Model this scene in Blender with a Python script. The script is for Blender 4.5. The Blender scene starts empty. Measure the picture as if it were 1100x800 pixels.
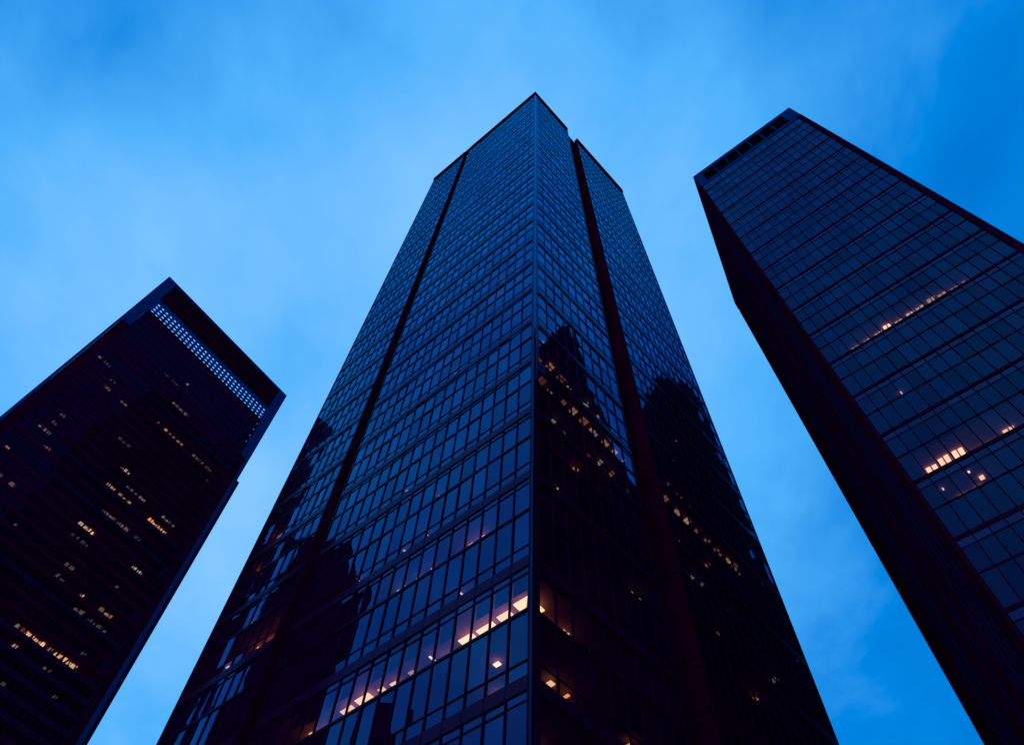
import bpy, bmesh, math, random
import numpy as np
from mathutils import Vector, Matrix

R = math.radians
random.seed(7)
rng = random.Random(11)
scn = bpy.context.scene
col = scn.collection

# ------------------------------------------------------------------ camera
CAM_Z = 1.6
CR = Vector((0.998177, -0.053500, 0.027936))          # camera right
CD = Vector((0.060355, 0.884814, -0.462018))          # camera down
CF = Vector((0.0, 0.462862, 0.886430))                # camera forward
cam_data = bpy.data.cameras.new('camera')
cam = bpy.data.objects.new('camera', cam_data)
col.objects.link(cam)
up = -CD
back = -CF
cam.matrix_world = Matrix(((CR.x, up.x, back.x, 0), (CR.y, up.y, back.y, 0), (CR.z, up.z, back.z, CAM_Z), (0, 0, 0, 1)))
cam_data.sensor_width = 36
cam_data.lens = 27.0
cam_data.clip_start = 0.1
cam_data.clip_end = 6000
scn.camera = cam


def screen(P):
    v = Vector(P) - Vector((0, 0, CAM_Z))
    w = v.dot(CF)
    if w < 1:
        return None
    return (v.dot(CR) / w * 0.75, v.dot(CD) / w * 0.75)


def screen_area(quad):
    """area of a quad in the picture (picture width = 1), 0 when it is outside"""
    ps = [screen(p) for p in quad]
    if any(p is None for p in ps):
        return 0
    cx = sum(p[0] for p in ps) / 4
    cy = sum(p[1] for p in ps) / 4
    if abs(cx) > 0.5 or abs(cy) > 0.3636:
        return 0
    a = 0
    for i in range(4):
        x0, y0 = ps[i]
        x1, y1 = ps[(i + 1) % 4]
        a += x0 * y1 - x1 * y0
    return abs(a) / 2


# ------------------------------------------------------------------ materials
def new_mat(name):
    m = bpy.data.materials.new(name)
    m.use_nodes = True
    nt = m.node_tree
    nt.nodes.clear()
    out = nt.nodes.new('ShaderNodeOutputMaterial')
    return m, nt, out


def plain(name, color, rough=0.5, metallic=0.0, spec=0.5, vary=0.25, scale=0.6):
    m, nt, out = new_mat(name)
    b = nt.nodes.new('ShaderNodeBsdfPrincipled')
    geo = nt.nodes.new('ShaderNodeNewGeometry')
    nz = nt.nodes.new('ShaderNodeTexNoise')
    nz.inputs['Scale'].default_value = scale
    nz.inputs['Detail'].default_value = 5
    nt.links.new(geo.outputs['Position'], nz.inputs['Vector'])
    mr = nt.nodes.new('ShaderNodeMapRange')
    mr.inputs['From Min'].default_value = 0.3
    mr.inputs['From Max'].default_value = 0.7
    mr.inputs['To Min'].default_value = 1 - vary
    mr.inputs['To Max'].default_value = 1 + vary
    nt.links.new(nz.outputs['Fac'], mr.inputs['Value'])
    vm = nt.nodes.new('ShaderNodeVectorMath')
    vm.operation = 'SCALE'
    vm.inputs[0].default_value = color[:3]
    nt.links.new(mr.outputs[0], vm.inputs['Scale'])
    if spec < 0.05:                          # fully matt paint
        d = nt.nodes.new('ShaderNodeBsdfDiffuse')
        nt.nodes.remove(b)
        nt.links.new(vm.outputs[0], d.inputs['Color'])
        nt.links.new(d.outputs[0], out.inputs['Surface'])
        return m
    nt.links.new(vm.outputs[0], b.inputs['Base Color'])
    b.inputs['Roughness'].default_value = rough
    b.inputs['Metallic'].default_value = metallic
    b.inputs['Specular IOR Level'].default_value = spec
    nt.links.new(b.outputs[0], out.inputs['Surface'])
    return m


def glass_mat(name, ior, tint, through, dark_lift=1.0, wave=0.004, wave_scale=0.5):
    """coated curtain-wall glass: tinted mirror by Fresnel over tinted see-through"""
    m, nt, out = new_mat(name)
    geo = nt.nodes.new('ShaderNodeNewGeometry')
    nz = nt.nodes.new('ShaderNodeTexNoise')
    nz.inputs['Scale'].default_value = wave_scale
    nz.inputs['Detail'].default_value = 1.0
    nt.links.new(geo.outputs['Position'], nz.inputs['Vector'])
    bump = nt.nodes.new('ShaderNodeBump')
    bump.inputs['Strength'].default_value = 1.0
    bump.inputs['Distance'].default_value = wave
    nt.links.new(nz.outputs['Fac'], bump.inputs['Height'])
    fr = nt.nodes.new('ShaderNodeFresnel')
    fr.inputs['IOR'].default_value = ior
    gl = nt.nodes.new('ShaderNodeBsdfGlossy')
    oi = nt.nodes.new('ShaderNodeObjectInfo')      # no two panes have quite the same coating
    ra = nt.nodes.new('ShaderNodeMath')
    ra.operation = 'ADD'
    nt.links.new(geo.outputs['Random Per Island'], ra.inputs[0])
    nt.links.new(oi.outputs['Random'], ra.inputs[1])
    rf = nt.nodes.new('ShaderNodeMath')
    rf.operation = 'FRACT'
    nt.links.new(ra.outputs[0], rf.inputs[0])
    rm = nt.nodes.new('ShaderNodeMapRange')
    rm.inputs['To Min'].default_value = 0.80
    rm.inputs['To Max'].default_value = 1.12
    nt.links.new(rf.outputs[0], rm.inputs['Value'])
    tv = nt.nodes.new('ShaderNodeVectorMath')
    tv.operation = 'SCALE'
    tv.inputs[0].default_value = tint
    nt.links.new(rm.outputs[0], tv.inputs['Scale'])
    nt.links.new(tv.outputs[0], gl.inputs['Color'])
    gl.inputs['Roughness'].default_value = 0.0
    nt.links.new(bump.outputs[0], gl.inputs['Normal'])
    tr = nt.nodes.new('ShaderNodeBsdfTransparent')
    tr.inputs['Color'].default_value = (*through, 1)
    mx = nt.nodes.new('ShaderNodeMixShader')
    nt.links.new(fr.outputs[0], mx.inputs['Fac'])
    nt.links.new(tr.outputs[0], mx.inputs[1])
    nt.links.new(gl.outputs[0], mx.inputs[2])
    # purple diffuse layer painted in to lift the glass's dark tones, slightly uneven
    df = nt.nodes.new('ShaderNodeBsdfDiffuse')
    df.inputs['Color'].default_value = (0.55, 0.0, 0.30, 1)
    nd = nt.nodes.new('ShaderNodeTexNoise')
    nd.inputs['Scale'].default_value = 0.35
    nd.inputs['Detail'].default_value = 6
    nt.links.new(geo.outputs['Position'], nd.inputs['Vector'])
    md = nt.nodes.new('ShaderNodeMapRange')
    md.inputs['From Min'].default_value = 0.3
    md.inputs['From Max'].default_value = 0.7
    md.inputs['To Min'].default_value = 0.055 * dark_lift
    md.inputs['To Max'].default_value = 0.110 * dark_lift
    nt.links.new(nd.outputs['Fac'], md.inputs['Value'])
    m2 = nt.nodes.new('ShaderNodeMixShader')
    nt.links.new(md.outputs[0], m2.inputs['Fac'])
    nt.links.new(tr.outputs[0], m2.inputs[1])
    nt.links.new(df.outputs[0], m2.inputs[2])
    nt.links.new(m2.outputs[0], mx.inputs[1])
    nt.links.new(mx.outputs[0], out.inputs['Surface'])
    return m


def lamp_mat(name, color, strength):
    m, nt, out = new_mat(name)
    e = nt.nodes.new('ShaderNodeEmission')
    e.inputs['Color'].default_value = (*color, 1)
    e.inputs['Strength'].default_value = strength
    nt.links.new(e.outputs[0], out.inputs['Surface'])
    return m


M = {}
M['bronze'] = plain('dark bronze cladding', (0.108, 0.001, 0.032), 0.7, 0, 0.02, 0.3, 0.25)
M['bronze_edge'] = plain('dark anodised mullion', (0.055, 0.003, 0.034), 0.5, 0, 0.02)
M['navy'] = plain('navy metal panel', (0.002, 0.075, 0.230), 0.6, 0, 0.02, 0.12)
M['navy_dark'] = plain('dark navy metal panel', (0.030, 0.012, 0.050), 0.5, 0, 0.02, 0.15)
M['strip'] = plain('blue grey metal strip', (0.010, 0.018, 0.070), 0.6, 0, 0.02)
M['louvre'] = plain('dark louvre', (0.10, 0.001, 0.012), 0.7, 0, 0.02)
M['ceiling'] = plain('office ceiling', (0.30, 0.13, 0.12), 0.9, 0, 0.02, 0.1)
M['core'] = plain('office core wall', (0.16, 0.03, 0.05), 0.9, 0, 0.1, 0.2)
M['screen'] = plain('blue pierced sheet', (0.006, 0.10, 0.36), 0.6, 0, 0.02, 0.3, 0.4)
M['crown_rib'] = plain('dark blue fin', (0.05, 0.012, 0.07), 0.6, 0, 0.02)
M['roof'] = plain('roof felt', (0.05, 0.03, 0.04), 0.9)
M['ground'] = plain('reddened plaza paving', (0.22, 0.07, 0.06), 0.8, 0, 0.3, 0.3, 0.2)  # unseen ground, coloured red to bounce red light up onto ceilings
M['glass'] = glass_mat('blue coated glass', 2.05, (0.002, 0.54, 1.0), (0.42, 0.36, 0.36), 0.85)
M['glass_r'] = glass_mat('deep blue coated glass', 1.85, (0.003, 0.29, 0.60), (0.42, 0.36, 0.36), 0.35)
M['glass_l'] = glass_mat('dark tinted glass', 1.42, (0.01, 0.10, 0.34), (0.55, 0.48, 0.46), 0.6)
M['band_glass'] = glass_mat('spandrel glass', 2.0, (0.015, 0.32, 0.62), (0.1, 0.12, 0.2))


def coated(name, base, ior, tint, rough):
    m, nt, out = new_mat(name)
    df = nt.nodes.new('ShaderNodeBsdfDiffuse')
    df.inputs['Color'].default_value = (*base, 1)
    gl = nt.nodes.new('ShaderNodeBsdfGlossy')
    gl.inputs['Color'].default_value = (*tint, 1)
    gl.inputs['Roughness'].default_value = rough
    fr = nt.nodes.new('ShaderNodeFresnel')
    fr.inputs['IOR'].default_value = ior
    mx = nt.nodes.new('ShaderNodeMixShader')
    nt.links.new(fr.outputs[0], mx.inputs['Fac'])
    nt.links.new(df.outputs[0], mx.inputs[1])
    nt.links.new(gl.outputs[0], mx.inputs[2])
    nt.links.new(mx.outputs[0], out.inputs['Surface'])
    return m


M['band'] = coated('dark lacquered spandrel', (0.060, 0.003, 0.034), 1.25, (0.005, 0.46, 0.80), 0.10)
M['mullion'] = coated('dark lacquered mullion', (0.050, 0.003, 0.030), 1.14, (0.005, 0.45, 0.80), 0.12)
M['edge_blue'] = coated('blue corner glass strip', (0.03, 0.006, 0.030), 1.45, (0.01, 0.45, 0.80), 0.08)
LAMP_COL = {'y': (1.0, 0.66, 0.36), 'o': (1.0, 0.47, 0.20), 'w': (1.0, 0.80, 0.72), 'b': (0.62, 0.78, 1.0), 'p': (1.0, 0.66, 0.40)}
_lamps = {}


def lamp(c, s):
    s = round(s, 2)
    if (c, s) not in _lamps:
        _lamps[(c, s)] = lamp_mat('lamp %s %.2f' % (c, s), LAMP_COL[c], s)
    return _lamps[(c, s)]


# ------------------------------------------------------------------ helpers
class MB:
    def __init__(self):
        self.v, self.f = [], []
        self.solid = False

    def quad(self, ps):
        n = len(self.v)
        self.v += [tuple(p) for p in ps]
        self.f.append(tuple(range(n, n + len(ps))))

    def hexa(self, p):
        """eight corners: 0-3 lower ring, 4-7 upper ring"""
        self.solid = True
        n = len(self.v)
        self.v += [tuple(q) for q in p]
        for f in ((3, 2, 1, 0), (4, 5, 6, 7), (0, 1, 5, 4), (1, 2, 6, 5), (2, 3, 7, 6), (3, 0, 4, 7)):
            self.f.append(tuple(n + i for i in f))

    def build(self, name, mat, parent=None, origin=None):
        me = bpy.data.meshes.new(name)
        me.from_pydata(self.v, [], self.f)
        if self.solid:
            bm = bmesh.new()
            bm.from_mesh(me)
            bmesh.ops.recalc_face_normals(bm, faces=bm.faces)
            bm.to_mesh(me)
            bm.free()
        me.update()
        me.materials.append(mat)
        o = bpy.data.objects.new(name, me)
        col.objects.link(o)
        if parent:
            o.parent = parent
            o.matrix_parent_inverse = Matrix.Translation(-Vector(parent.location))
        return o


def thing(name, label, cat, loc, group=None):
    o = bpy.data.objects.new(name, None)
    o.empty_display_size = 2
    col.objects.link(o)
    o.location = loc
    o['label'] = label
    o['category'] = cat
    if group:
        o['group'] = group
    return o


class Face:
    """one facade plane: s runs along it, d outwards, z up; lean shifts it along 'lv' with height"""

    def __init__(self, P0, P1, inside, lean=0.0, top=0.0, lv=None):
        self.P0 = np.array(P0, float)[:2]
        e = np.array(P1, float)[:2] - self.P0
        self.w = float(np.linalg.norm(e))
        self.a = e / self.w
        n = np.array([self.a[1], -self.a[0]])
        if n @ (np.array(inside, float)[:2] - self.P0) > 0:
            n = -n
        self.n = n
        self.lean, self.top, self.lv = lean, top, lv

    def __call__(self, s, d, z):
        p = self.P0 + self.a * s + self.n * d
        if self.lean:
            p = p + self.lv * self.lean * (z - self.top)
        return (float(p[0]), float(p[1]), float(z))

    def box(self, mb, s0, s1, d0, d1, z0, z1):
        w = self
        mb.hexa([w(s0, d0, z0), w(s1, d0, z0), w(s1, d1, z0), w(s0, d1, z0),
                 w(s0, d0, z1), w(s1, d0, z1), w(s1, d1, z1), w(s0, d1, z1)])

    def pane(self, s0, s1, z0, z1, tilt, d=0.0):
        j = [rng.uniform(-tilt, tilt) for _ in range(3)]
        q = [self(s0, d + j[0], z0), self(s1, d + j[1], z0), self(s1, d + j[1] + j[2], z1), self(s0, d + j[0] + j[2], z1)]
        if self.a[1] * self.n[0] - self.a[0] * self.n[1] < 0:      # the outside of the glass faces out
            q.reverse()
        return q

    def sight_shift(self, s, z, depth):
        """how far along the facade a line of sight from the street moves by the time it is that deep"""
        v = np.array(self(s, 0, z)) - np.array([0, 0, CAM_Z])
        return float(v[:2] @ self.a) / abs(float(v[:2] @ self.n)) * depth

    def view_depth(self, s, z, h):
        """how deep a ceiling h above the sill is seen from the street"""
        P = np.array(self(s, 0, z))
        v = P - np.array([0, 0, CAM_Z])
        return h * abs(v[:2] @ self.n) / v[2]


def prism(pts, z0, z1, face=None, lean=None):
    mb = MB()
    n = len(pts)

    def w(p, z):
        if lean:
            q = np.array(p, float) + lean[0] * lean[1] * (z - lean[2])
            return (float(q[0]), float(q[1]), z)
        return (float(p[0]), float(p[1]), z)
    base = [w(p, z0) for p in pts]
    topp = [w(p, z1) for p in pts]
    mb.solid = True
    mb.v = base + topp
    mb.f.append(tuple(reversed(range(n))))
    mb.f.append(tuple(range(n, 2 * n)))
    for i in range(n):
        k = (i + 1) % n
        mb.f.append((i, k, n + k, n + i))
    return mb


def windows(panes, mat, parent):
    """panes: list of quads. the 100 largest in the picture become parts, the rest one part"""
    order = sorted(range(len(panes)), key=lambda i: -screen_area(panes[i]))
    for i in order[:100]:
        mb = MB()
        mb.quad(panes[i])
        mb.build('window', mat, parent)
    mb = MB()
    for i in order[100:]:
        mb.quad(panes[i])
    if mb.f:
        o = mb.build('window', mat, parent)
        o['kind'] = 'stuff'


SLABS = []


def ceiling_light(F, s0, s1, zs, zc, c, strength, parent, lo=0.8, hi=1.4, drop=0.35, trays=0):
    """flat glowing ceiling fitting behind the glass, hung a little below the ceiling"""
    h = zc - zs
    dm = F.view_depth((s0 + s1) / 2, (zs + zc) / 2, h)
    d0, d1 = max(0.15, dm * lo), max(0.4, dm * hi)
    sh = F.sight_shift((s0 + s1) / 2, zs, d0)
    s0, s1 = s0 + sh, s1 + sh
    slab = min((q for q in SLABS if q[0] is parent), key=lambda q: abs(q[1] - zc))[2]
    mb = MB()
    n = trays or (1 if s1 - s0 < 0.45 else (2 if s1 - s0 < 0.9 else 3))      # a fitting is one to three trays, not quite alike
    for i in range(n):
        a = s0 + (s1 - s0) * i / n
        b = s0 + (s1 - s0) * (i + 1) / n - (0.09 if n > 1 else 0)
        k0, k1 = rng.uniform(0, .12), rng.uniform(-.15, .1)
        F.box(mb, a, b, -d1 - k1 * (d1 - d0), -d0 - k0 * (d1 - d0), zc - drop - 0.05, zc - drop)
    return mb.build('ceiling_light', lamp(c, strength), slab)


def inset(pts, k):
    """shrink a convex plan polygon by k metres towards its middle"""
    c = np.mean(np.array(pts), axis=0)
    out = []
    for p in pts:
        v = c - np.array(p)
        out.append(np.array(p) + v / np.linalg.norm(v) * k * 1.42)
    return out


Z0 = CAM_Z
# ================================================================== CENTRAL TOWER
C = np.array([1.746, 29.345])
L = np.array([-25.669, 54.421])
Rr = np.array([28.538, 54.648])
B = L + Rr - C
HC = 223.6
ct = thing('office_tower', 'tallest glass tower in the middle, corner towards the viewer, dark slot down each face', 'office tower',
           (float(C[0]), float(C[1]), 0), 'glass office towers at dusk')
mid = (L + Rr) / 2
FL = Face(C, L, mid)
FR = Face(C, Rr, mid)
FLB = Face(L, B, mid)
FRB = Face(Rr, B, mid)
BAY = 1.33
ZT = 26.84
PER = 8.45
SLOT_L = (23.3, 25.5)
SLOT_R = (13.05, 17.1)


def bays(a, b, bay):
    n = max(1, round((b - a) / bay))
    return [a + (b - a) * i / n for i in range(n + 1)]


segL = [bays(0.12, SLOT_L[0], BAY), bays(SLOT_L[1], FL.w - 0.15, BAY)]
segR = [bays(0.55, SLOT_R[0], BAY), bays(SLOT_R[1], FR.w - 0.15, BAY)]
CAPZ = 221.3
levels = []                       # (sill, head, thick band below?)
j = -3
while True:
    zt = ZT + PER * j
    if zt > CAPZ - 6:
        break
    levels.append((max(0.2, zt + 0.42), zt + 4.62, 'A'))
    levels.append((zt + 4.78, zt + PER - 0.42, 'B'))
    j += 1
jt = j
panes = []
for F, segs in ((FL, segL), (FR, segR)):
    for seg in segs:
        for (z0, z1, k) in levels:
            cut = z0 + 0.95 if k == 'A' else z1 - 0.56          # a low pane over each thick band, a high one under it
            for s0, s1 in zip(seg, seg[1:]):
                panes.append(F.pane(s0, s1, z0, cut - 0.025, 0.009))
                panes.append(F.pane(s0, s1, cut + 0.025, z1, 0.014))
        z0 = ZT + PER * jt + 0.42
        if z0 < CAPZ - 0.5:
            for s0, s1 in zip(seg, seg[1:]):
                panes.append(F.pane(s0, s1, z0, CAPZ, 0.0045))
windows(panes, M['glass'], ct)
# mullions, one by one
for F, segs in ((FL, segL), (FR, segR)):
    for seg in segs:
        for s in seg:
            mb = MB()
            F.box(mb, s - 0.045, s + 0.045, -0.05, 0.085, 0, CAPZ)
            mb.build('mullion', M['mullion'], ct)
# floor bands
for j in range(-3, jt + 1):
    zt = ZT + PER * j
    if zt > CAPZ:
        break
    for thick in (True, False):
        if thick:
            za, zb, dp = zt - 0.42, zt + 0.42, 0.085
        else:
            za, zb, dp = zt + 4.62, zt + 4.78, 0.085
        if zb > CAPZ:
            continue
        za = max(za, 0.02)
        mb = MB()
        for F, segs in ((FL, segL), (FR, segR)):
            for seg in segs:
                F.box(mb, seg[0], seg[-1], -0.22, dp, za, zb)
        mb.build('floor_band', M['band'], ct)
        if thick and zb + 0.7 < CAPZ:
            mb = MB()
            for F, segs in ((FL, segL), (FR, segR)):
                for seg in segs:
                    F.box(mb, seg[0], seg[-1], -0.03, 0.060, zt - 1.005, zt - 0.955)
                    if zt > 0:
                        F.box(mb, seg[0], seg[-1], -0.03, 0.060, zt + 1.345, zt + 1.395)
            mb.build('transom', M['mullion'], ct)
# corners, slots, parapet caps
mb = MB()
FL.box(mb, -0.10, 0.08, -0.25, 0.06, 0, CAPZ)
mb.build('corner_trim', M['edge_blue'], ct)
mb = MB()
FR.box(mb, 0.065, 0.505, -0.25, 0.05, 0, CAPZ)
mb.build('corner_post', M['band'], ct)
for F, (a, b) in ((FL, SLOT_L), (FR, SLOT_R)):
    mb = MB()
    F.box(mb, a + 0.05, b - 0.05, -2.6, -2.3, 0, CAPZ)
    F.box(mb, a + 0.05, a + 0.20, -2.29, 0.0, 0, CAPZ)
    F.box(mb, b - 0.20, b - 0.05, -2.29, 0.0, 0, CAPZ)
    slot = mb.build('recessed_slot', M['bronze'], ct)
    mb = MB()
    zz = 6.0
    while zz < CAPZ - 2:
        F.box(mb, a + .21, b - .21, -2.28, -2.20, zz, zz + .12)
        F.box(mb, a + .202, a + .24, -2.19, -0.03, zz, zz + .10)
        F.box(mb, b - .24, b - .202, -2.19, -0.03, zz, zz + .10)
        zz += PER / 2
    for q in (.33, .66):
        F.box(mb, a + (b - a) * q - .04, a + (b - a) * q + .04, -2.28, -2.17, 0, CAPZ - .5)
    mb.build('joint_trim', M['band'], slot)
for F, parts in ((FL, ((-0.3, SLOT_L[0], HC), (SLOT_L[1], FL.w, HC + 0.25))), (FR, ((0.1, SLOT_R[0], HC), (SLOT_R[1], FR.w, HC + 1.1)))):
    for a, b, h in parts:
        mb = MB()
        F.box(mb, a, b, -0.8, 0.28, CAPZ, h)
        mb.build('parapet', M['bronze'], ct)
for F, (a, b), d0, d1, h in ((FL, SLOT_L, -0.8, 0.22, HC - 0.05), (FR, SLOT_R, -2.5, -0.9, HC - 0.3)):
    mb = MB()
    F.box(mb, a + .01, b - .01, d0, d1, CAPZ + .02, h)
    mb.build('parapet', M['bronze'], ct)
for F in (FL, FR):
    mb = MB()
    F.box(mb, F.w - 0.14, F.w, -0.4, 0.08, 0, CAPZ)
    mb.build('corner_post', M['bronze_edge'], ct)
mb = MB()
FLB.box(mb, 0.1, FLB.w, -0.4, 0, 0, HC)
FRB.box(mb, 0.1, FRB.w - 0.5, -0.4, 0, 0, HC)
mb.build('rear_wall', M['bronze'], ct)


def slab_plan(gap=0.30):
    def pt(s, t):                      # along L from C, along R from C
        return C + FL.a * s + FR.a * t
    wl, wr, g = FL.w - 0.5, FR.w - 0.5, gap
    a0, a1 = SLOT_L[0] - 0.1, SLOT_L[1] + 0.1
    b0, b1 = SLOT_R[0] - 0.1, SLOT_R[1] + 0.1
    dn = 2.9
    return [pt(g, g), pt(a0, g), pt(a0, dn), pt(a1, dn), pt(a1, g), pt(wl, g), pt(wl, wr), pt(g, wr), pt(g, b1), pt(dn, b1), pt(dn, b0), pt(g, b0)]


plan = slab_plan()
for j in range(-3, jt + 1):
    zt = ZT + PER * j
    for zc, th in ((zt - 0.40, 0.80), (zt + 4.60, 0.20)):
        if zc > CAPZ or zc < 0:
            continue
        SLABS.append((ct, zc, prism(plan, zc, zc + th).build('floor_slab', M['ceiling'], ct)))
mb = MB()                              # added baffle behind the corner, hides left-face lamps from the right face
q0, q1 = C + (FL.a + FR.a) * 0.42, C + (FL.a + FR.a) * 7
t = (FL.a - FR.a) * 0.06
mb.hexa([(*(q0 - t), 0), (*(q1 - t), 0), (*(q1 + t), 0), (*(q0 + t), 0), (*(q0 - t), CAPZ - .3), (*(q1 - t), CAPZ - .3), (*(q1 + t), CAPZ - .3), (*(q0 + t), CAPZ - .3)])
mb.build('lamp_baffle', M['core'], ct)
core = [C + FL.a * s + FR.a * t for s, t in ((9, 9), (30, 9), (30, 30), (9, 30))]
prism(core, 0, 220).build('core_wall', M['core'], ct)
prism(plan, CAPZ - 0.2, CAPZ + 0.2).build('roof', M['roof'], ct)


def lit_c(F, segs, j, half, b0, wdt, c, strength, **kw):
    """lamp over bay position b0 (in bays from the corner), wdt bays wide"""
    zt = ZT + PER * j
    zs, zc = (zt + 0.42, zt + 4.60) if half == 'A' else (zt + 4.78, zt + PER - 0.42)
    s0 = b0 * BAY + 0.12
    return ceiling_light(F, s0, s0 + wdt * BAY, zs, zc, c, strength, ct, **kw)


# left face: the strongly lit office floor and scattered lamps
for b, wd, st, lo, hi, c in ((0.05, .88, 4.2, .60, 1.3, 'y'), (1.15, .7, 3.6, .64, 1.3, 'y'), (2.02, .94, 4.2, .68, 1.4, 'y'), (3.1, .8, 4.2, .68, 1.5, 'y'), (4.1, .8, 1.6, .93, 1.6, 'p'), (5.42, .10, 3.2, .66, .9, 'w'),
                             (6.35, .3, 1.0, .78, 1.0, 'p'), (7.4, .35, 3.0, .78, 1.1, 'y'), (8.15, .35, 3.0, .74, .95, 'y'), (9.03, .9, 3.6, .68, 1.5, 'y'), (10.1, .75, 3.0, .72, 1.5, 'y'),
                             (11.1, .8, 2.6, 1.05, 1.5, 'o'), (12.1, .8, 3.2, 1.03, 1.5, 'o'), (12.4, .3, 2.6, .85, .93, 'y'), (15.2, .8, 2.8, 1.04, 1.5, 'o'), (16.3, .5, 1.8, .88, 1.1, 'o')):
    lit_c(FL, segL, 0, 'B', b, wd, c, st, lo=lo, hi=hi, trays=1)
for (jj, hf, b, wd, c, st) in ((1, 'B', 2.85, .25, 'p', 2.6), (1, 'B', 3.6, .3, 'p', 1.4), (1, 'B', 6.2, .15, 'w', 2.0), (1, 'B', 7.1, .25, 'w', 1.4), (1, 'B', 8.5, .2, 'w', 1.6), (1, 'B', 8.1, .15, 'w', 1.2),
                               (2, 'B', 6.7, .12, 'w', 1.2), (2, 'A', 7.1, .2, 'w', .8), (1, 'A', 4.0, .08, 'w', 2.2), (2, 'A', 8.8, .12, 'w', 1.6), (2, 'A', 12.3, .15, 'w', 1.8),
                               (2, 'A', 16.4, .2, 'y', 2.6), (2, 'B', 22.7, .15, 'w', 2.2), (2, 'A', 23.3, .3, 'y', 2.2), (3, 'A', 9.9, .12, 'w', 1.0), (3, 'B', 14.2, .12, 'w', .9),
                               (7, 'A', 3.2, .25, 'w', 2.0), (7, 'A', 1.7, .25, 'w', 1.6), (6, 'B', 3.4, .3, 'w', 2.4), (6, 'B', 4.3, .2, 'w', 1.0), (5, 'B', 8.8, .25, 'w', 1.4), (5, 'B', 7.1, .25, 'w', .9), (5, 'A', 7.4, .2, 'w', .7),
                               (-1, 'B', .0, .35, 'p', 4.0)):
    lit_c(FL, segL, jj, hf, b, wd, c, st, lo=.84, hi=1.0)
for (jj, hf, b, wd, c, st) in ((1, 'B', 2.7, .9, 'p', 2.4), (1, 'B', 3.6, .6, 'p', 1.8), (2, 'A', 17.2, .8, 'o', 3), (2, 'A', 18.2, .8, 'o', 3), (2, 'A', 19.4, .8, 'o', 3), (2, 'A', 20.5, .8, 'o', 2.5), (2, 'A', 24.4, .8, 'o', 2.5), (2, 'A', 25.5, .8, 'o', 3),
                               (3, 'B', 25.0, .8, 'o', 3), (3, 'B', 26.2, 1., 'o', 3.5), (4, 'B', 26.2, .8, 'o', 3), (4, 'A', 24.3, .8, 'o', 3), (4, 'A', 25.4, .8, 'o', 3.5), (4, 'A', 26.3, .8, 'o', 3)):
    lit_c(FL, segL, jj, hf, b, wd, c, st * (1.25 if c == 'o' else 1), lo=.88 if c == 'o' else 1.02, hi=1.5)
lit_c(FL, segL, 0, 'A', 1.5, .28, 'y', 5.5, lo=.50, hi=.58, drop=.2)
lit_c(FL, segL, 0, 'A', 1.45, .5, 'p', 2.0, lo=.98, hi=1.4)
lit_c(FL, segL, 0, 'A', .15, .07, 'b', 3.0, lo=.52, hi=.56)
lit_c(FL, segL, 0, 'A', .48, .06, 'b', 3.0, lo=.45, hi=.49)
lit_c(FL, segL, 0, 'A', .55, .05, 'b', 3.0, lo=.55, hi=.58)
# added roller blinds: hold back ceiling glow in upper panes, vary the rest
added_blind = plain('grey roller blind', (0.075, 0.05, 0.085), 0.9, 0, 0.02, 0.15, 2.0)


def added_blind_at(F, b, jj, half, frac):
    zt = ZT + PER * jj
    zs, zc = (zt + 0.42, zt + 4.60) if half == 'A' else (zt + 4.78, zt + PER - 0.42)
    mb = MB()
    s0 = b[0] + .06
    F.box(mb, s0, b[1] - .06, -0.20, -0.19, zc - (zc - zs) * frac, zc)
    mb.build('added_blind', added_blind, ct)


wl = list(zip(segL[0], segL[0][1:]))
for i, b in enumerate(wl):
    if i not in (3, 9, 14):
        added_blind_at(FL, b, 0, 'B', rng.choice((.42, .5, .5, .5, .58)))
for jj, hf in ((-1, 'B'), (0, 'A'), (1, 'A'), (1, 'B'), (2, 'A'), (2, 'B')):
    for i, b in enumerate(wl):
        if rng.random() < .28:
            added_blind_at(FL, b, jj, hf, rng.choice((.3, .3, .45, .6, .9)))
wr = list(zip(segR[0], segR[0][1:]))
for jj, hf in ((3, 'B'), (4, 'A'), (0, 'B'), (0, 'A')):
    for i, b in enumerate(wr):
        if rng.random() < .35:
            added_blind_at(FR, b, jj, hf, rng.choice((.3, .45, .6)))

# right face: two lit office floors with a dimmed fitting behind most windows, a few others
for (jj, hf, b, wd, c, st) in ((4, 'A', .5, .4, 'o', .5), (4, 'A', 1.3, .55, 'o', .8), (4, 'A', 2.5, .5, 'o', .3), (4, 'A', 3.6, .4, 'y', 1.2),
                               (3, 'B', .5, .5, 'o', .25), (3, 'B', 1.4, .55, 'p', .9), (3, 'B', 2.5, .55, 'o', .5), (3, 'B', 3.5, .5, 'p', .9), (3, 'B', 4.5, .55, 'o', .6), (3, 'B', 5.5, .5, 'p', 1.0), (3, 'B', 6.5, .55, 'y', 1.0),
                               (3, 'B', 7.5, .55, 'y', 1.3), (3, 'B', 8.5, .5, 'y', .9), (3, 'B', 13.0, .5, 'o', .5), (3, 'B', 14.1, .55, 'y', .9), (3, 'B', 15.3, .55, 'y', 1.1), (3, 'B', 16.4, .5, 'o', .6), (3, 'B', 17.5, .55, 'y', .8),
                               (3, 'B', 18.6, .5, 'o', .7), (3, 'B', 19.8, .55, 'y', .8), (3, 'B', 21.0, .5, 'o', .4)):
    lit_c(FR, segR, jj, hf, b + .25, wd * rng.uniform(.7, 1.2), c, st * rng.uniform(.5, 1.05), lo=rng.uniform(.3, .6), hi=rng.uniform(.8, .98), drop=.15)
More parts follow.
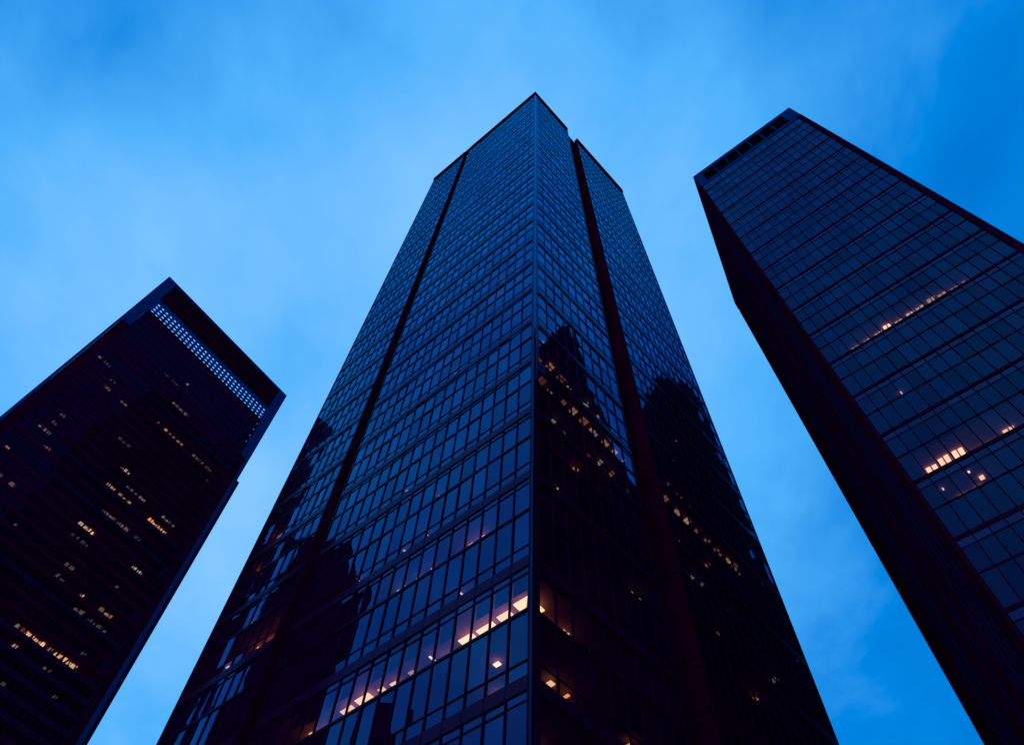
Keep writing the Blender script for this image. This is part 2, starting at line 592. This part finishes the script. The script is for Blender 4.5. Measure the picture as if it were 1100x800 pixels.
for (jj, hf, b, wd, c, st) in ((0, 'B', .45, .85, 'o', 1.1), (0, 'B', 1.4, .7, 'o', 1.3), (0, 'A', .45, .7, 'o', 1.2), (0, 'A', 1.3, .5, 'o', .8), (0, 'A', 5.9, .4, 'o', .8), (-1, 'B', .5, .7, 'o', 1.2), (1, 'A', 11.3, .3, 'o', .8)):
    lit_c(FR, segR, jj, hf, b + .3, wd, c, st, lo=.98, hi=1.5)
for (jj, hf, b, wd, c, st) in ((0, 'A', .65, .3, 'y', 2.6), (0, 'A', 1.6, .15, 'o', 2.2), (0, 'B', 1.8, .12, 'y', 2.0), (0, 'B', 1.55, .12, 'y', 1.2), (0, 'A', 5.2, .3, 'o', 1.8), (4, 'A', 4.6, .3, 'w', 1.6),
                               (1, 'B', 6.9, .15, 'w', .8), (1, 'B', 7.5, .15, 'w', .6), (2, 'A', 1.5, .12, 'w', 1.0), (2, 'B', 1.6, .15, 'o', .8),
                               (4, 'B', 2.2, .3, 'o', .35), (4, 'B', 3.3, .3, 'b', .3), (3, 'A', 2.2, .3, 'o', .5), (3, 'A', 4.4, .3, 'o', .35), (4, 'A', 6.2, .3, 'b', .4), (4, 'A', 7.3, .3, 'b', .3), (2, 'B', 5.1, .2, 'o', .4),
                               (4, 'A', 14.5, .3, 'o', .4), (4, 'A', 16.2, .3, 'o', .3), (2, 'B', 17.3, .3, 'o', .4), (2, 'A', 15.1, .3, 'o', .35), (5, 'A', 1.2, .3, 'o', .3), (3, 'A', 13.3, .3, 'o', .4), (2, 'B', 14.3, .2, 'w', .4)):
    lit_c(FR, segR, jj, hf, b + .3, wd, c, st, lo=.84, hi=.98)

for q in range(22):                     # a thin random scatter of small dim ceiling fittings
    jj = rng.choice((1, 2, 2, 3, 3, 4, 4, 5))
    b = rng.choice((rng.uniform(.6, 7.5), rng.uniform(13.2, 22)))
    lit_c(FR, segR, jj, rng.choice('AB'), b, rng.uniform(.15, .45), rng.choice('oooywb'), rng.uniform(.2, .7), lo=rng.uniform(.5, .8), hi=.97)

# ================================================================== RIGHT TOWER
Q = 100 / 130
K = 100 / 150
HR = 100 + Z0
T1 = np.array([41.8, 17.1]) * Q
T2 = np.array([28.4, 28.9]) * Q
T3 = np.array([39.5, 50.9]) * Q
T4 = T1 + T3 - T2
cR = (T1 - T2) / np.linalg.norm(T1 - T2)
LEAN = (cR, 0.0115, HR)
midR = (T1 + T3) / 2
FF = Face(T2, T1, midR, LEAN[1], HR, cR)
FS = Face(T2, T3, midR, LEAN[1], HR, cR)
FB1 = Face(T3, T4, midR, LEAN[1], HR, cR)
FB2 = Face(T1, T4, midR, LEAN[1], HR, cR)
rt = thing('office_tower', 'navy glass tower on the right with seven dark openings under its roof', 'office tower',
           (float(T2[0]), float(T2[1]), 0), 'glass office towers at dusk')
G0, G1 = 0.15, 17.2 * Q
GTOP = 142.6 * K + Z0
segF = bays(G0, G1, 0.985 * Q)
PR = 3.385 * K
ZB = 50.4 * K + Z0
nlo = -int((ZB - 1) / PR)
lv = []
k = nlo
while ZB + PR * (k + 1) < GTOP + 0.1:
    lv.append(k)
    k += 1
panes, bandp = [], []
for k in lv:
    z = ZB + PR * k
    thick = (k % 2 == 0)
    for s0, s1 in zip(segF, segF[1:]):
        if thick:
            panes.append(FF.pane(s0, s1, z + 0.15 * Q, z + PR - 0.06 * Q, 0.006))
        else:
            panes.append(FF.pane(s0, s1, z + 0.06 * Q, z + PR - 0.85 * Q, 0.006))
            bandp.append(FF.pane(s0, s1, z + PR - 0.79 * Q, z + PR - 0.15 * Q, 0.008))
windows(panes, M['glass_r'], rt)
mb = MB()
for q in bandp:
    mb.quad(q)
o = mb.build('spandrel_glass', M['band_glass'], rt)
o['kind'] = 'stuff'
for s in segF:
    mb = MB()
    FF.box(mb, s - 0.03, s + 0.03, -0.05, 0.03, 0, GTOP)
    mb.build('mullion', M['bronze_edge'], rt)
for k in lv + [lv[-1] + 1]:
    z = ZB + PR * k
    thick = (k % 2 == 0)
    hgt = 0.15 * Q if thick else 0.06 * Q
    mb = MB()
    FF.box(mb, G0, G1, -0.2, 0.05 if thick else 0.03, z - hgt, z + hgt)
    mb.build('floor_band', M['bronze_edge'], rt)
    if not thick:
        mb = MB()
        FF.box(mb, G0, G1, -0.2, 0.03, z + PR - 0.85 * Q, z + PR - 0.79 * Q)
        mb.build('transom', M['mullion'], rt)
WF = FF.w
mb = MB()
FF.box(mb, -0.0, G0 - 0.04, -0.4, 0.10, 0, GTOP)
mb.build('corner_post', M['bronze'], rt)
mb = MB()
FF.box(mb, G1 + 0.04, WF, -0.4, 0.12, 0, GTOP)
mb.build('corner_post', M['bronze_edge'], rt)
# crown with seven openings
O0, O1 = 1.55 * K, 18.6 * K
ZO0, ZO1 = 143.2 * K + Z0, 148.6 * K + Z0
mb = MB()
FF.box(mb, 0, WF, -1.2, 0.04, ZB + PR * (lv[-1] + 1) + 0.15 * Q, ZO0)
FF.box(mb, 0, WF, -1.2, 0.04, ZO1, HR)
FF.box(mb, 0, O0, -1.2, 0.04, ZO0, ZO1)
FF.box(mb, O1, WF, -1.2, 0.04, ZO0, ZO1)
crown = mb.build('crown_panel', M['navy'], rt)
ow = (O1 - O0) / 7
for i in range(7):
    mb = MB()
    FF.box(mb, O0 + ow * i + 0.06, O0 + ow * (i + 1) - 0.06, -1.15, -1.0, ZO0 + 0.02, ZO1 - 0.02)
    for q in range(6):
        zz = ZO0 + 0.2 + q * (ZO1 - ZO0 - 0.3) / 6
        FF.box(mb, O0 + ow * i + 0.06, O0 + ow * (i + 1) - 0.06, -0.98, -0.55, zz, zz + 0.05)
    mb.build('crown_opening', M['louvre'], crown)
for i in range(1, 7):
    mb = MB()
    FF.box(mb, O0 + ow * i - 0.07, O0 + ow * i + 0.07, -0.9, 0.02, ZO0 + .004, ZO1 - .004)
    mb.build('crown_post', M['navy'], crown)
# side face: dark ribbed wall, then pale strips and navy panels
WS = FS.w
mb = MB()
FS.box(mb, 0.06, WS - 0.02, -0.9, -0.02, 0, HR - 0.05)
side = mb.build('side_wall', M['bronze'], rt)
x = 0.8
while x < WS * 0.55:
    mb = MB()
    FS.box(mb, x, x + 0.2, -0.015, 0.12, 0, HR - 2.5)
    mb.build('rib', M['crown_rib'] if rng.random() < .45 else M['bronze'], side)
    x += 0.9
for a, b, m in ((.57, .60, 'strip'), (.62, .63, 'bronze'), (.64, .675, 'strip'), (.70, .71, 'strip')):
    mb = MB()
    FS.box(mb, WS * a, WS * b, -0.015, 0.10, 0, HR - 3)
    mb.build('side_strip', M[m], side)
mb = MB()
zz = 5.0
while zz < HR - 4:
    FS.box(mb, 0.3, WS * .56, -0.015, 0.02, zz, zz + .12)
    zz += PR * 2
mb.build('panel_joint', M['navy_dark'], side)
mb = MB()
FS.box(mb, WS * .74, WS - 0.02, -0.015, 0.06, 0, HR - 3)
mb.build('side_panel', M['bronze'], side)
mb = MB()
FS.box(mb, 0.0, WS, -0.3, 0.10, HR - 2.4, HR)
mb.build('parapet', M['navy_dark'], rt)
mb = MB()
FB1.box(mb, 0.1, FB1.w, -0.4, 0, 0, HR - 0.1)
FB2.box(mb, 0.1, FB2.w - 0.5, -0.4, -0.01, 0, HR - 0.1)
mb.build('rear_wall', M['bronze'], rt)


def ptR(s, t):
    return T2 + FF.a * s + FS.a * t


planR = [ptR(0.5, 1.0), ptR(WF - 0.6, 0.25), ptR(WF - 0.6, WS - 1), ptR(0.5, WS - 1)]
planR = [ptR(0.95, 0.25), ptR(WF - 0.6, 0.25), ptR(WF - 0.6, WS - 1), ptR(0.95, WS - 1)]
for k in lv:
    z = ZB + PR * k
    SLABS.append((rt, z - .12, prism(planR, z - 0.12, z + 0.12, lean=LEAN).build('floor_slab', M['ceiling'], rt)))
prism([ptR(4, 5), ptR(10, 5), ptR(10, 16), ptR(4, 16)], 0, HR - 3, lean=LEAN).build('core_wall', M['core'], rt)
prism(planR, GTOP + 0.4, GTOP + 0.8, lean=LEAN).build('roof', M['roof'], rt)


def lit_r(k, s0, s1, c, strength, lo=.55, hi=.97):
    z = ZB + PR * k
    ceiling_light(FF, s0, s1, z + 0.12, z + PR - 0.125, c, strength, rt, lo=lo, hi=hi, drop=0.08)


bw = segF[1] - segF[0]
for b, st, lo, hi, c in ((2.2, 1.1, .90, 1.3, 'p'), (3.3, 1.3, .90, 1.2, 'p'), (4.4, 1.6, .88, 1.2, 'p'), (5.35, 3.4, .72, 1.0, 'p'), (6.3, 1.5, .86, 1.2, 'p'), (7.4, 1.6, .80, 1.1, 'p'), (8.3, 1.1, .74, 1.7, 'p'), (9.4, .9, .70, 1.7, 'p'), (10.3, .8, .72, 1.7, 'p'), (11.3, .6, .80, 1.7, 'p'), (12.3, .5, .85, 1.7, 'p'), (4.0, 1.2, 1.02, 1.7, 'p')):
    lit_r(6, G0 + b * bw, G0 + (b + .8) * bw, c, st, lo, hi)
for b, st, lo, hi, c in ((1.1, 3.4, .76, 1.2, 'p'), (2.08, 3.2, .64, 1.3, 'p'), (3.08, 3.6, .64, 1.3, 'p'), (4.1, 2.4, .98, 1.6, 'p'), (5.1, 1.8, 1.0, 1.6, 'p'), (6.35, 2.4, .84, 1.0, 'p'), (7.3, 1.4, 1.02, 1.6, 'p')):
    lit_r(0, G0 + b * bw, G0 + (b + .87) * bw, c, st, lo, hi)
for b, wd, st, lo, hi, c in ((1.7, .8, 1.5, 1.0, 1.6, 'y'), (2.7, .7, 2.0, .98, 1.6, 'p'), (3.4, .3, 2.6, .72, .86, 'y')):
    lit_r(-1, G0 + b * bw, G0 + (b + wd) * bw, c, st, lo, hi)
lit_r(-1, G0 + 3.1 * bw, G0 + 3.22 * bw, 'w', 3.0, .38, .46)
lit_r(-1, G0 + 1.2 * bw, G0 + 1.3 * bw, 'w', 2.0, .5, .58)
lit_r(3, G0 + 3.0 * bw, G0 + 3.12 * bw, 'w', 2.0, .8, .95)

# ================================================================== LEFT TOWER
S1 = np.array([-87.48, 72.695])
S2 = np.array([-60.60, 105.256])
HL = 180 + Z0
aL = (S2 - S1) / np.linalg.norm(S2 - S1)
nL = np.array([aL[1], -aL[0]])
if nL @ S1 > 0:
    nL = -nL
S3 = S2 - nL * 34
S4 = S1 - nL * 34
midL = (S1 + S3) / 2
FA = Face(S1, S2, midL)
FA2 = Face(S2, S3, midL)
FA3 = Face(S1, S4, midL)
FA4 = Face(S4, S3, midL)
WL = FA.w
lt = thing('office_tower', 'dark tower on the left with a band of small bright blue openings near its top', 'office tower',
           (float(S1[0]), float(S1[1]), 0), 'glass office towers at dusk')
PL = 2.715
ZL = 82.0
GA, GB = 2.7, 39.6
ZBAND0, ZBAND1 = 163.6 + Z0, 169.8 + Z0
segA = bays(GA, GB, 1.15)
panes = []
lvl = list(range(-29, 31))
lvl = [k for k in lvl if ZL + PL * (k + 1) + Z0 < ZBAND0]
for k in lvl:
    z = ZL + PL * k + Z0
    for s0, s1 in zip(segA, segA[1:]):
        panes.append(FA.pane(s0, s1, z + 0.55, z + PL - 0.35, 0.010))
windows(panes, M['glass_l'], lt)
for s in segA:
    mb = MB()
    FA.box(mb, s - 0.09, s + 0.09, -0.1, 0.10, 0, ZBAND0 - 0.6)
    mb.build('mullion', M['bronze_edge'], lt)
for k in lvl + [lvl[-1] + 1]:
    z = ZL + PL * k + Z0
    mb = MB()
    FA.box(mb, GA, GB, -0.35, 0.05, z - 0.35, z + 0.55)
    mb.build('floor_band', M['navy_dark'] if rng.random() < .3 else M['bronze'], lt)
planL = [S1 + aL * s - nL * t for s, t in ((GA, .4), (GB, .4), (GB, 32), (GA, 32))]
for k in lvl + [lvl[-1] + 1]:
    z = ZL + PL * k + Z0
    SLABS.append((lt, z - .33, prism(planL, z - 0.33, z + 0.2).build('floor_slab', M['ceiling'], lt)))
prism([S1 + aL * s - nL * t for s, t in ((10, 7), (32, 7), (32, 28), (10, 28))], 0, ZBAND0 - 8).build('core_wall', M['core'], lt)
# corner pillars: navy outer edge, dark recess, thin line
for a, b, c, d in ((0.0, 0.5, 0.52, GA - 0.12), (WL - 0.75, WL, GB + 0.12, WL - 0.77)):
    mb = MB()
    FA.box(mb, a, b, -1.6, 0.05, 0, 156)
    mb.build('corner_post', M['navy'], lt)
    mb = MB()
    FA.box(mb, c, d, -1.2, -0.35, 0, 156)
    mb.build('recess_panel', M['bronze'], lt)
for s in (GA - 0.1, GB + 0.1):
    mb = MB()
    FA.box(mb, s - 0.06, s + 0.06, -0.3, 0.12, 0, 156)
    mb.build('edge_trim', M['strip'], lt)
# crown
mb = MB()
FA.box(mb, 0, GA - 0.1, -1.0, 0.06, 156, HL)
mb.build('crown_pier', M['navy'], lt)
mb = MB()
FA.box(mb, GB + 0.1, WL, -1.0, 0.06, 150, HL)
mb.build('crown_pier', M['navy'], lt)
ZTOPB = 178.0 + Z0
mb = MB()
FA.box(mb, GA - 0.1, GB + 0.1, -1.0, 0.05, ZTOPB, HL)
mb.build('crown_beam', M['navy_dark'], lt)
mb = MB()
FA.box(mb, GA - 0.1, GB + 0.1, -1.0, -0.35, ZBAND1, ZTOPB)
louv = mb.build('crown_louvre', M['louvre'], lt)
for s in bays(GA + .5, GB - .5, 1.18):
    mb = MB()
    FA.box(mb, s - 0.10, s + 0.10, -0.34, 0.04, ZBAND1 + .05, ZTOPB - .02)
    mb.build('crown_rib', M['crown_rib'], louv)
mb = MB()
FA.box(mb, GA - 0.1, GB + 0.1, -0.5, -0.02, ZBAND0 - 0.6, ZBAND0)
mb.build('crown_sill', M['bronze'], lt)
# pierced screen: bars round see-through openings, open to the sky behind
vs = bays(GA + .2, GB - .1, 1.28)
mb = MB()
for s in vs:
    FA.box(mb, s - 0.36, s + 0.36, -0.07, 0.0, ZBAND0, ZBAND1)
hs = bays(ZBAND0, ZBAND1, 1.27)
for z in hs:
    for s0, s1 in zip(vs, vs[1:]):
        FA.box(mb, s0 + 0.36, s1 - 0.36, -0.06, -0.004, max(ZBAND0, z - 0.34), min(ZBAND1, z + 0.34))
mb.build('pierced_screen', M['screen'], lt)
prism(planL, ZBAND0 - 3.2, ZBAND0 - 2.9).build('roof', M['roof'], lt)
# other sides and the wider lower block on the right
mb = MB()
FA2.box(mb, 1.7, FA2.w, -0.5, 0, 0, ZBAND0 - 1)
FA3.box(mb, 1.7, FA3.w, -0.5, 0, 0, ZBAND0 - 1)
FA4.box(mb, 0.6, FA4.w - .6, -0.5, 0, 0, ZBAND0 - 1)
mb.build('rear_wall', M['bronze'], lt)
mb = MB()
FA.box(mb, WL + 0.02, WL + 0.72, -30, -0.4, 0, 140.7 + Z0)
mb.build('lower_side_block', M['bronze'], lt)
mb = MB()
FA.box(mb, WL + 0.02, WL + 0.75, -0.38, 0.02, 0, 140.9 + Z0)
mb.build('lower_side_post', M['navy_dark'], lt)

LIT = [(5.2, 5.7, 115.2, 0.35, 'w'), (6.1, 7.7, 115.0, 0.25, 'w'), (8.3, 9.6, 112.6, 0.25, 'w'), (6.2, 7.5, 118.0, 0.15, 'y'), (6.2, 7.4, 120.2, 0.1, 'w'), (4.1, 4.9, 106.6, 0.3, 'w'), (6.7, 7.4, 102.2, 0.12, 'w'), (8.8, 10.0, 103.0, 0.25, 'w'), (13.8, 14.3, 95.7, 0.2, 'w'), (21.5, 23.2, 104.9, 0.7, 'w'), (23.4, 24.7, 104.9, 0.95, 'y'), (21.7, 23.1, 101.2, 0.05, 'b'), (23.8, 25.1, 101.2, 0.08, 'b'), (3.1, 3.8, 140.2, 0.25, 'w'), (4.6, 6.1, 140.4, 0.12, 'w'), (7.9, 9.1, 138.1, 0.08, 'w'), (8.3, 9.7, 133.8, 0.25, 'o'), (12.4, 14.2, 133.8, 0.3, 'y'), (15.2, 16.1, 150.4, 0.12, 'b'), (17.3, 19.1, 150.7, 0.1, 'b'), (20.0, 20.7, 154.3, 0.4, 'w'), (20.5, 24.9, 145.2, 0.25, 'w'), (20.8, 21.6, 137.6, 0.15, 'w'), (22.8, 23.7, 137.2, 0.8, 'y'), (24.1, 26.0, 137.2, 0.4, 'y'), (26.3, 27.9, 137.2, 0.6, 'o'), (16.9, 19.8, 127.2, 0.08, 'b'), (30.8, 33.7, 136.6, 0.2, 'w'), (34.6, 36.0, 136.6, 0.25, 'o'), (36.4, 37.0, 133.7, 0.2, 'o'), (20.9, 21.6, 120.9, 0.25, 'w'), (21.8, 22.9, 121.0, 0.6, 'w'), (20.9, 23.2, 115.5, 0.8, 'y'), (23.7, 25.4, 115.5, 0.6, 'y'), (25.7, 26.7, 115.5, 0.6, 'y'), (24.0, 26.6, 118.4, 0.2, 'b'), (27.1, 28.6, 118.3, 0.5, 'w'), (23.3, 26.3, 110.4, 0.3, 'w'), (26.8, 29.8, 110.4, 0.3, 'w'), (30.9, 32.0, 110.4, 0.12, 'w'), (31.1, 32.1, 115.1, 1.0, 'o'), (32.1, 33.6, 115.1, 1.0, 'o'), (33.7, 35.4, 115.1, 1.0, 'o'), (33.0, 34.7, 118.0, 0.4, 'w'), (34.8, 36.0, 118.0, 0.2, 'w'), (24.1, 26.1, 97.5, 0.12, 'w'), (24.1, 25.9, 93.7, 0.1, 'b'), (29.2, 29.8, 94.3, 0.8, 'w'), (33.2, 33.8, 98.8, 0.1, 'w'), (33.7, 34.8, 106.2, 0.8, 'w'), (33.9, 35.5, 104.0, 0.7, 'w'), (35.3, 35.9, 106.2, 0.3, 'w'), (33.1, 34.1, 95.0, 0.35, 'y'), (34.2, 36.1, 95.0, 0.5, 'y'), (29.6, 31.8, 90.7, 0.25, 'w'), (32.6, 33.9, 90.7, 0.2, 'w'), (34.3, 36.1, 90.7, 0.12, 'w'), (24.4, 25.5, 82.8, 0.3, 'o'), (25.8, 27.2, 82.8, 0.95, 'y'), (27.4, 29.4, 82.8, 0.9, 'y'), (30.1, 30.8, 82.8, 0.3, 'w'), (31.3, 32.6, 82.8, 0.9, 'y'), (32.9, 34.3, 82.8, 0.9, 'y'), (34.4, 35.4, 82.8, 0.85, 'y'), (25.5, 26.5, 79.6, 0.5, 'w'), (31.1, 32.3, 79.6, 0.15, 'w'), (27.5, 28.2, 75.5, 0.15, 'w'), (34.8, 35.5, 77.8, 0.12, 'w'), (24.0, 24.4, 84.6, 0.3, 'w'), (34.7, 35.5, 85.0, 0.1, 'b')]
for s0, s1, z, br, c in LIT:
    k = int(math.floor((z - ZL) / PL))
    zz = ZL + PL * k + Z0
    x = s0                                 # one fitting after another, unevenly dimmed
    while x < s1 - .15:
        x1 = min(s1, x + rng.uniform(.45, 1.1))
        ceiling_light(FA, x, x1, zz + 0.55, zz + PL - 0.33, c, (0.12 + 2.0 * br * br) * rng.uniform(.45, 1.25), lt, lo=rng.uniform(.45, .7), hi=rng.uniform(.9, 1.2), drop=0.08)
        x = x1 + rng.uniform(.12, .35)

# ================================================================== TOWERS THE GLASS REFLECTS
def far_tower(pts, H, label):
    pts = [np.array(p, float) for p in pts]
    t = thing('office_tower', label, 'office tower', (float(pts[0][0]), float(pts[0][1]), 0), 'dark towers mirrored in the central tower')
    prism(pts, 0, H - 3).build('wall', M['bronze'], t)
    prism(inset(pts, -0.25), H - 3, H).build('parapet', M['navy_dark'], t)
    c = np.mean(pts, axis=0)
    z = 6.0
    k = 0
    while z < H - 6 and k < 90:
        prism(inset(pts, -0.12), z, z + 1.1).build('floor_band', M['navy_dark'], t)
        z += 4.0
        k += 1
    return t


far_tower([(104, 76.5), (110, 90), (130, 82), (124, 68)], 255, 'tall slim dark tower behind the right tower, mirrored at the central tower\'s right edge')
dt = far_tower([(39, 36.6), (67, 46), (91, 61), (96, 54), (70, 38), (44, 30.5)], 151.6, 'long dark tower close behind the right tower, mirrored beside the central tower\'s corner')
prism([(52, 40.3), (60, 43.1), (62, 39.5), (54, 36.5)], 151.6, 156).build('plant_room', M['navy_dark'], dt)
far_tower([(110, 58), (119, 97), (141, 92), (132, 53)], 172, 'broad low dark tower behind the right tower, mirrored low in the central tower')
far_tower([(-177.8, 97.3), (-174.1, 73.4), (-200, 70), (-204, 96)], 236, 'dark tower beyond the left tower, mirrored beside the central tower\'s left slot')
far_tower([(-186, 53), (-184.5, 44), (-205, 42), (-206, 52)], 172, 'narrow dark tower out to the left, mirrored low in the central tower')

# ================================================================== GROUND
mb = MB()
mb.quad([(-2500, -2500, 0), (2500, -2500, 0), (2500, 2500, 0), (-2500, 2500, 0)])
g = mb.build('ground', M['ground'])
g['kind'] = 'structure'

# ================================================================== SKY AND SUN
SUN_EL, SUN_AZ = R(14), R(205)          # low behind the viewer, already below the clouds
w = bpy.data.worlds.new('World')
scn.world = w
w.use_nodes = True
nt = w.node_tree
nt.nodes.clear()
N = nt.nodes.new
lk = nt.links.new
out = N('ShaderNodeOutputWorld')
bg = N('ShaderNodeBackground')
bg.inputs['Strength'].default_value = 0.1
lk(bg.outputs[0], out.inputs['Surface'])
tc = N('ShaderNodeTexCoord')
sky = N('ShaderNodeTexSky')
sky.sky_type = 'NISHITA'
sky.sun_disc = False
sky.sun_elevation = R(2)
sky.sun_rotation = SUN_AZ
# cloud deck: direction projected on a level layer
sep = N('ShaderNodeSeparateXYZ')
lk(tc.outputs['Generated'], sep.inputs[0])
mz = N('ShaderNodeMath'); mz.operation = 'MAXIMUM'; mz.inputs[1].default_value = 0.0
lk(sep.outputs['Z'], mz.inputs[0])
az = N('ShaderNodeMath'); az.operation = 'ADD'; az.inputs[1].default_value = 0.15
lk(mz.outputs[0], az.inputs[0])
dv = N('ShaderNodeVectorMath'); dv.operation = 'DIVIDE'
cmb = N('ShaderNodeCombineXYZ')
for i in range(3):
    lk(az.outputs[0], cmb.inputs[i])
lk(tc.outputs['Generated'], dv.inputs[0])
lk(cmb.outputs[0], dv.inputs[1])
mp = N('ShaderNodeMapping')
mp.inputs['Scale'].default_value = (2.0, 1.5, 1.0)
mp.inputs['Location'].default_value = (3.1, 1.7, 0)
mp.inputs['Rotation'].default_value = (0, 0, R(25))
lk(dv.outputs[0], mp.inputs['Vector'])
nz = N('ShaderNodeTexNoise')
nz.inputs['Scale'].default_value = 1.15
nz.inputs['Detail'].default_value = 5
nz.inputs['Roughness'].default_value = 0.5
nz.inputs['Distortion'].default_value = 0.35
lk(mp.outputs[0], nz.inputs['Vector'])
# vignette put into the sky colour: bright ahead of the viewer, darker outwards
gd = (CF * 0.97 - CR * 0.19 + CD * 0.04).normalized()
dot = N('ShaderNodeVectorMath'); dot.operation = 'DOT_PRODUCT'
nrm = N('ShaderNodeVectorMath'); nrm.operation = 'NORMALIZE'
lk(tc.outputs['Generated'], nrm.inputs[0])
lk(nrm.outputs[0], dot.inputs[0])
dot.inputs[1].default_value = gd
ac = N('ShaderNodeMath'); ac.operation = 'ARCCOSINE'
lk(dot.outputs['Value'], ac.inputs[0])
mr = N('ShaderNodeMapRange')
mr.interpolation_type = 'SMOOTHSTEP'
mr.inputs['From Min'].default_value = R(10)
mr.inputs['From Max'].default_value = R(42)
mr.inputs['To Min'].default_value = 0.84
mr.inputs['To Max'].default_value = 0.16
lk(ac.outputs[0], mr.inputs['Value'])
mn = N('ShaderNodeMapRange')
mn.inputs['From Min'].default_value = 0.3
mn.inputs['From Max'].default_value = 0.7
mn.inputs['To Min'].default_value = -0.30
mn.inputs['To Max'].default_value = 0.28
lk(nz.outputs['Fac'], mn.inputs['Value'])
ad = N('ShaderNodeMath'); ad.operation = 'ADD'
nf = N('ShaderNodeTexNoise')             # finer mottling of the cloud base
nf.inputs['Scale'].default_value = 3.2
nf.inputs['Detail'].default_value = 7
nf.inputs['Roughness'].default_value = 0.55
nf.inputs['Distortion'].default_value = 0.2
lk(mp.outputs[0], nf.inputs['Vector'])
mf = N('ShaderNodeMapRange')
mf.inputs['From Min'].default_value = 0.3
mf.inputs['From Max'].default_value = 0.7
mf.inputs['To Min'].default_value = -0.13
mf.inputs['To Max'].default_value = 0.13
lk(nf.outputs['Fac'], mf.inputs['Value'])
a0 = N('ShaderNodeMath'); a0.operation = 'ADD'
lk(mn.outputs[0], a0.inputs[0])
lk(mf.outputs[0], a0.inputs[1])
lk(mr.outputs[0], ad.inputs[0])
dr = N('ShaderNodeVectorMath'); dr.operation = 'DOT_PRODUCT'
lk(nrm.outputs[0], dr.inputs[0])
dr.inputs[1].default_value = (CR + CD * .12).normalized()
md = N('ShaderNodeMapRange')
md.interpolation_type = 'SMOOTHSTEP'
md.inputs['From Min'].default_value = 0.16
md.inputs['From Max'].default_value = 0.58
md.inputs['To Min'].default_value = 0.0
md.inputs['To Max'].default_value = -0.24
lk(dr.outputs['Value'], md.inputs['Value'])
a1 = N('ShaderNodeMath'); a1.operation = 'ADD'
lk(a0.outputs[0], a1.inputs[0])
lk(md.outputs[0], a1.inputs[1])
lk(a1.outputs[0], ad.inputs[1])
cr = N('ShaderNodeValToRGB')
e = cr.color_ramp.elements
e[0].position = 0.0; e[0].color = (0.000, 0.150, 0.58, 1)
e[1].position = 1.0; e[1].color = (0.235, 0.58, 1.02, 1)
m0 = cr.color_ramp.elements.new(0.286); m0.color = (0.000, 0.235, 0.77, 1)
m1 = cr.color_ramp.elements.new(0.607); m1.color = (0.080, 0.445, 0.97, 1)
fin = N('ShaderNodeMapRange')
fin.inputs['From Min'].default_value = -0.40
fin.inputs['From Max'].default_value = 1.0
lk(ad.outputs[0], fin.inputs['Value'])
lk(fin.outputs[0], cr.inputs['Fac'])
s10 = N('ShaderNodeVectorMath'); s10.operation = 'SCALE'; s10.inputs['Scale'].default_value = 10.0
lk(cr.outputs['Color'], s10.inputs[0])
tint = N('ShaderNodeVectorMath'); tint.operation = 'MULTIPLY'
tint.inputs[1].default_value = (0.002, 0.010, 0.03)
lk(sky.outputs[0], tint.inputs[0])
sm = N('ShaderNodeVectorMath'); sm.operation = 'ADD'
lk(s10.outputs[0], sm.inputs[0])
lk(tint.outputs[0], sm.inputs[1])
# added red glow band low over the horizon, unseen, fills dark faces red
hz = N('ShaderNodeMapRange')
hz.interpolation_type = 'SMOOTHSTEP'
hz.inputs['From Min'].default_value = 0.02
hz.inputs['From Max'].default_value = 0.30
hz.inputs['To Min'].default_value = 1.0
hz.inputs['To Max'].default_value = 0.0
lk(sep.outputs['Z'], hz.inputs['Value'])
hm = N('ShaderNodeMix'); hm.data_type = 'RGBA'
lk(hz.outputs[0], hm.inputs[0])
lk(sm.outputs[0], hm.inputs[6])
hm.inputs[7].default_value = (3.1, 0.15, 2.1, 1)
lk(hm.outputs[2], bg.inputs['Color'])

sl = bpy.data.lights.new('sun', 'SUN')
sl.energy = 0.06
sl.angle = R(20)
sl.color = (1.0, 0.62, 0.5)
so = bpy.data.objects.new('sun', sl)
col.objects.link(so)
dirv = Vector((math.sin(SUN_AZ) * math.cos(SUN_EL), math.cos(SUN_AZ) * math.cos(SUN_EL), math.sin(SUN_EL)))
so.rotation_euler = dirv.to_track_quat('Z', 'Y').to_euler()
so.location = (0, 0, 300)

# ================================================================== RENDER
scn.view_settings.view_transform = 'Standard'
scn.view_settings.look = 'None'
scn.view_settings.exposure = 0
scn.view_settings.gamma = 1
cy = scn.cycles
cy.use_denoising = True
cy.max_bounces = 7
cy.diffuse_bounces = 2
cy.glossy_bounces = 4
cy.transparent_max_bounces = 12
cy.caustics_reflective = False
cy.caustics_refractive = False
cy.sample_clamp_indirect = 3
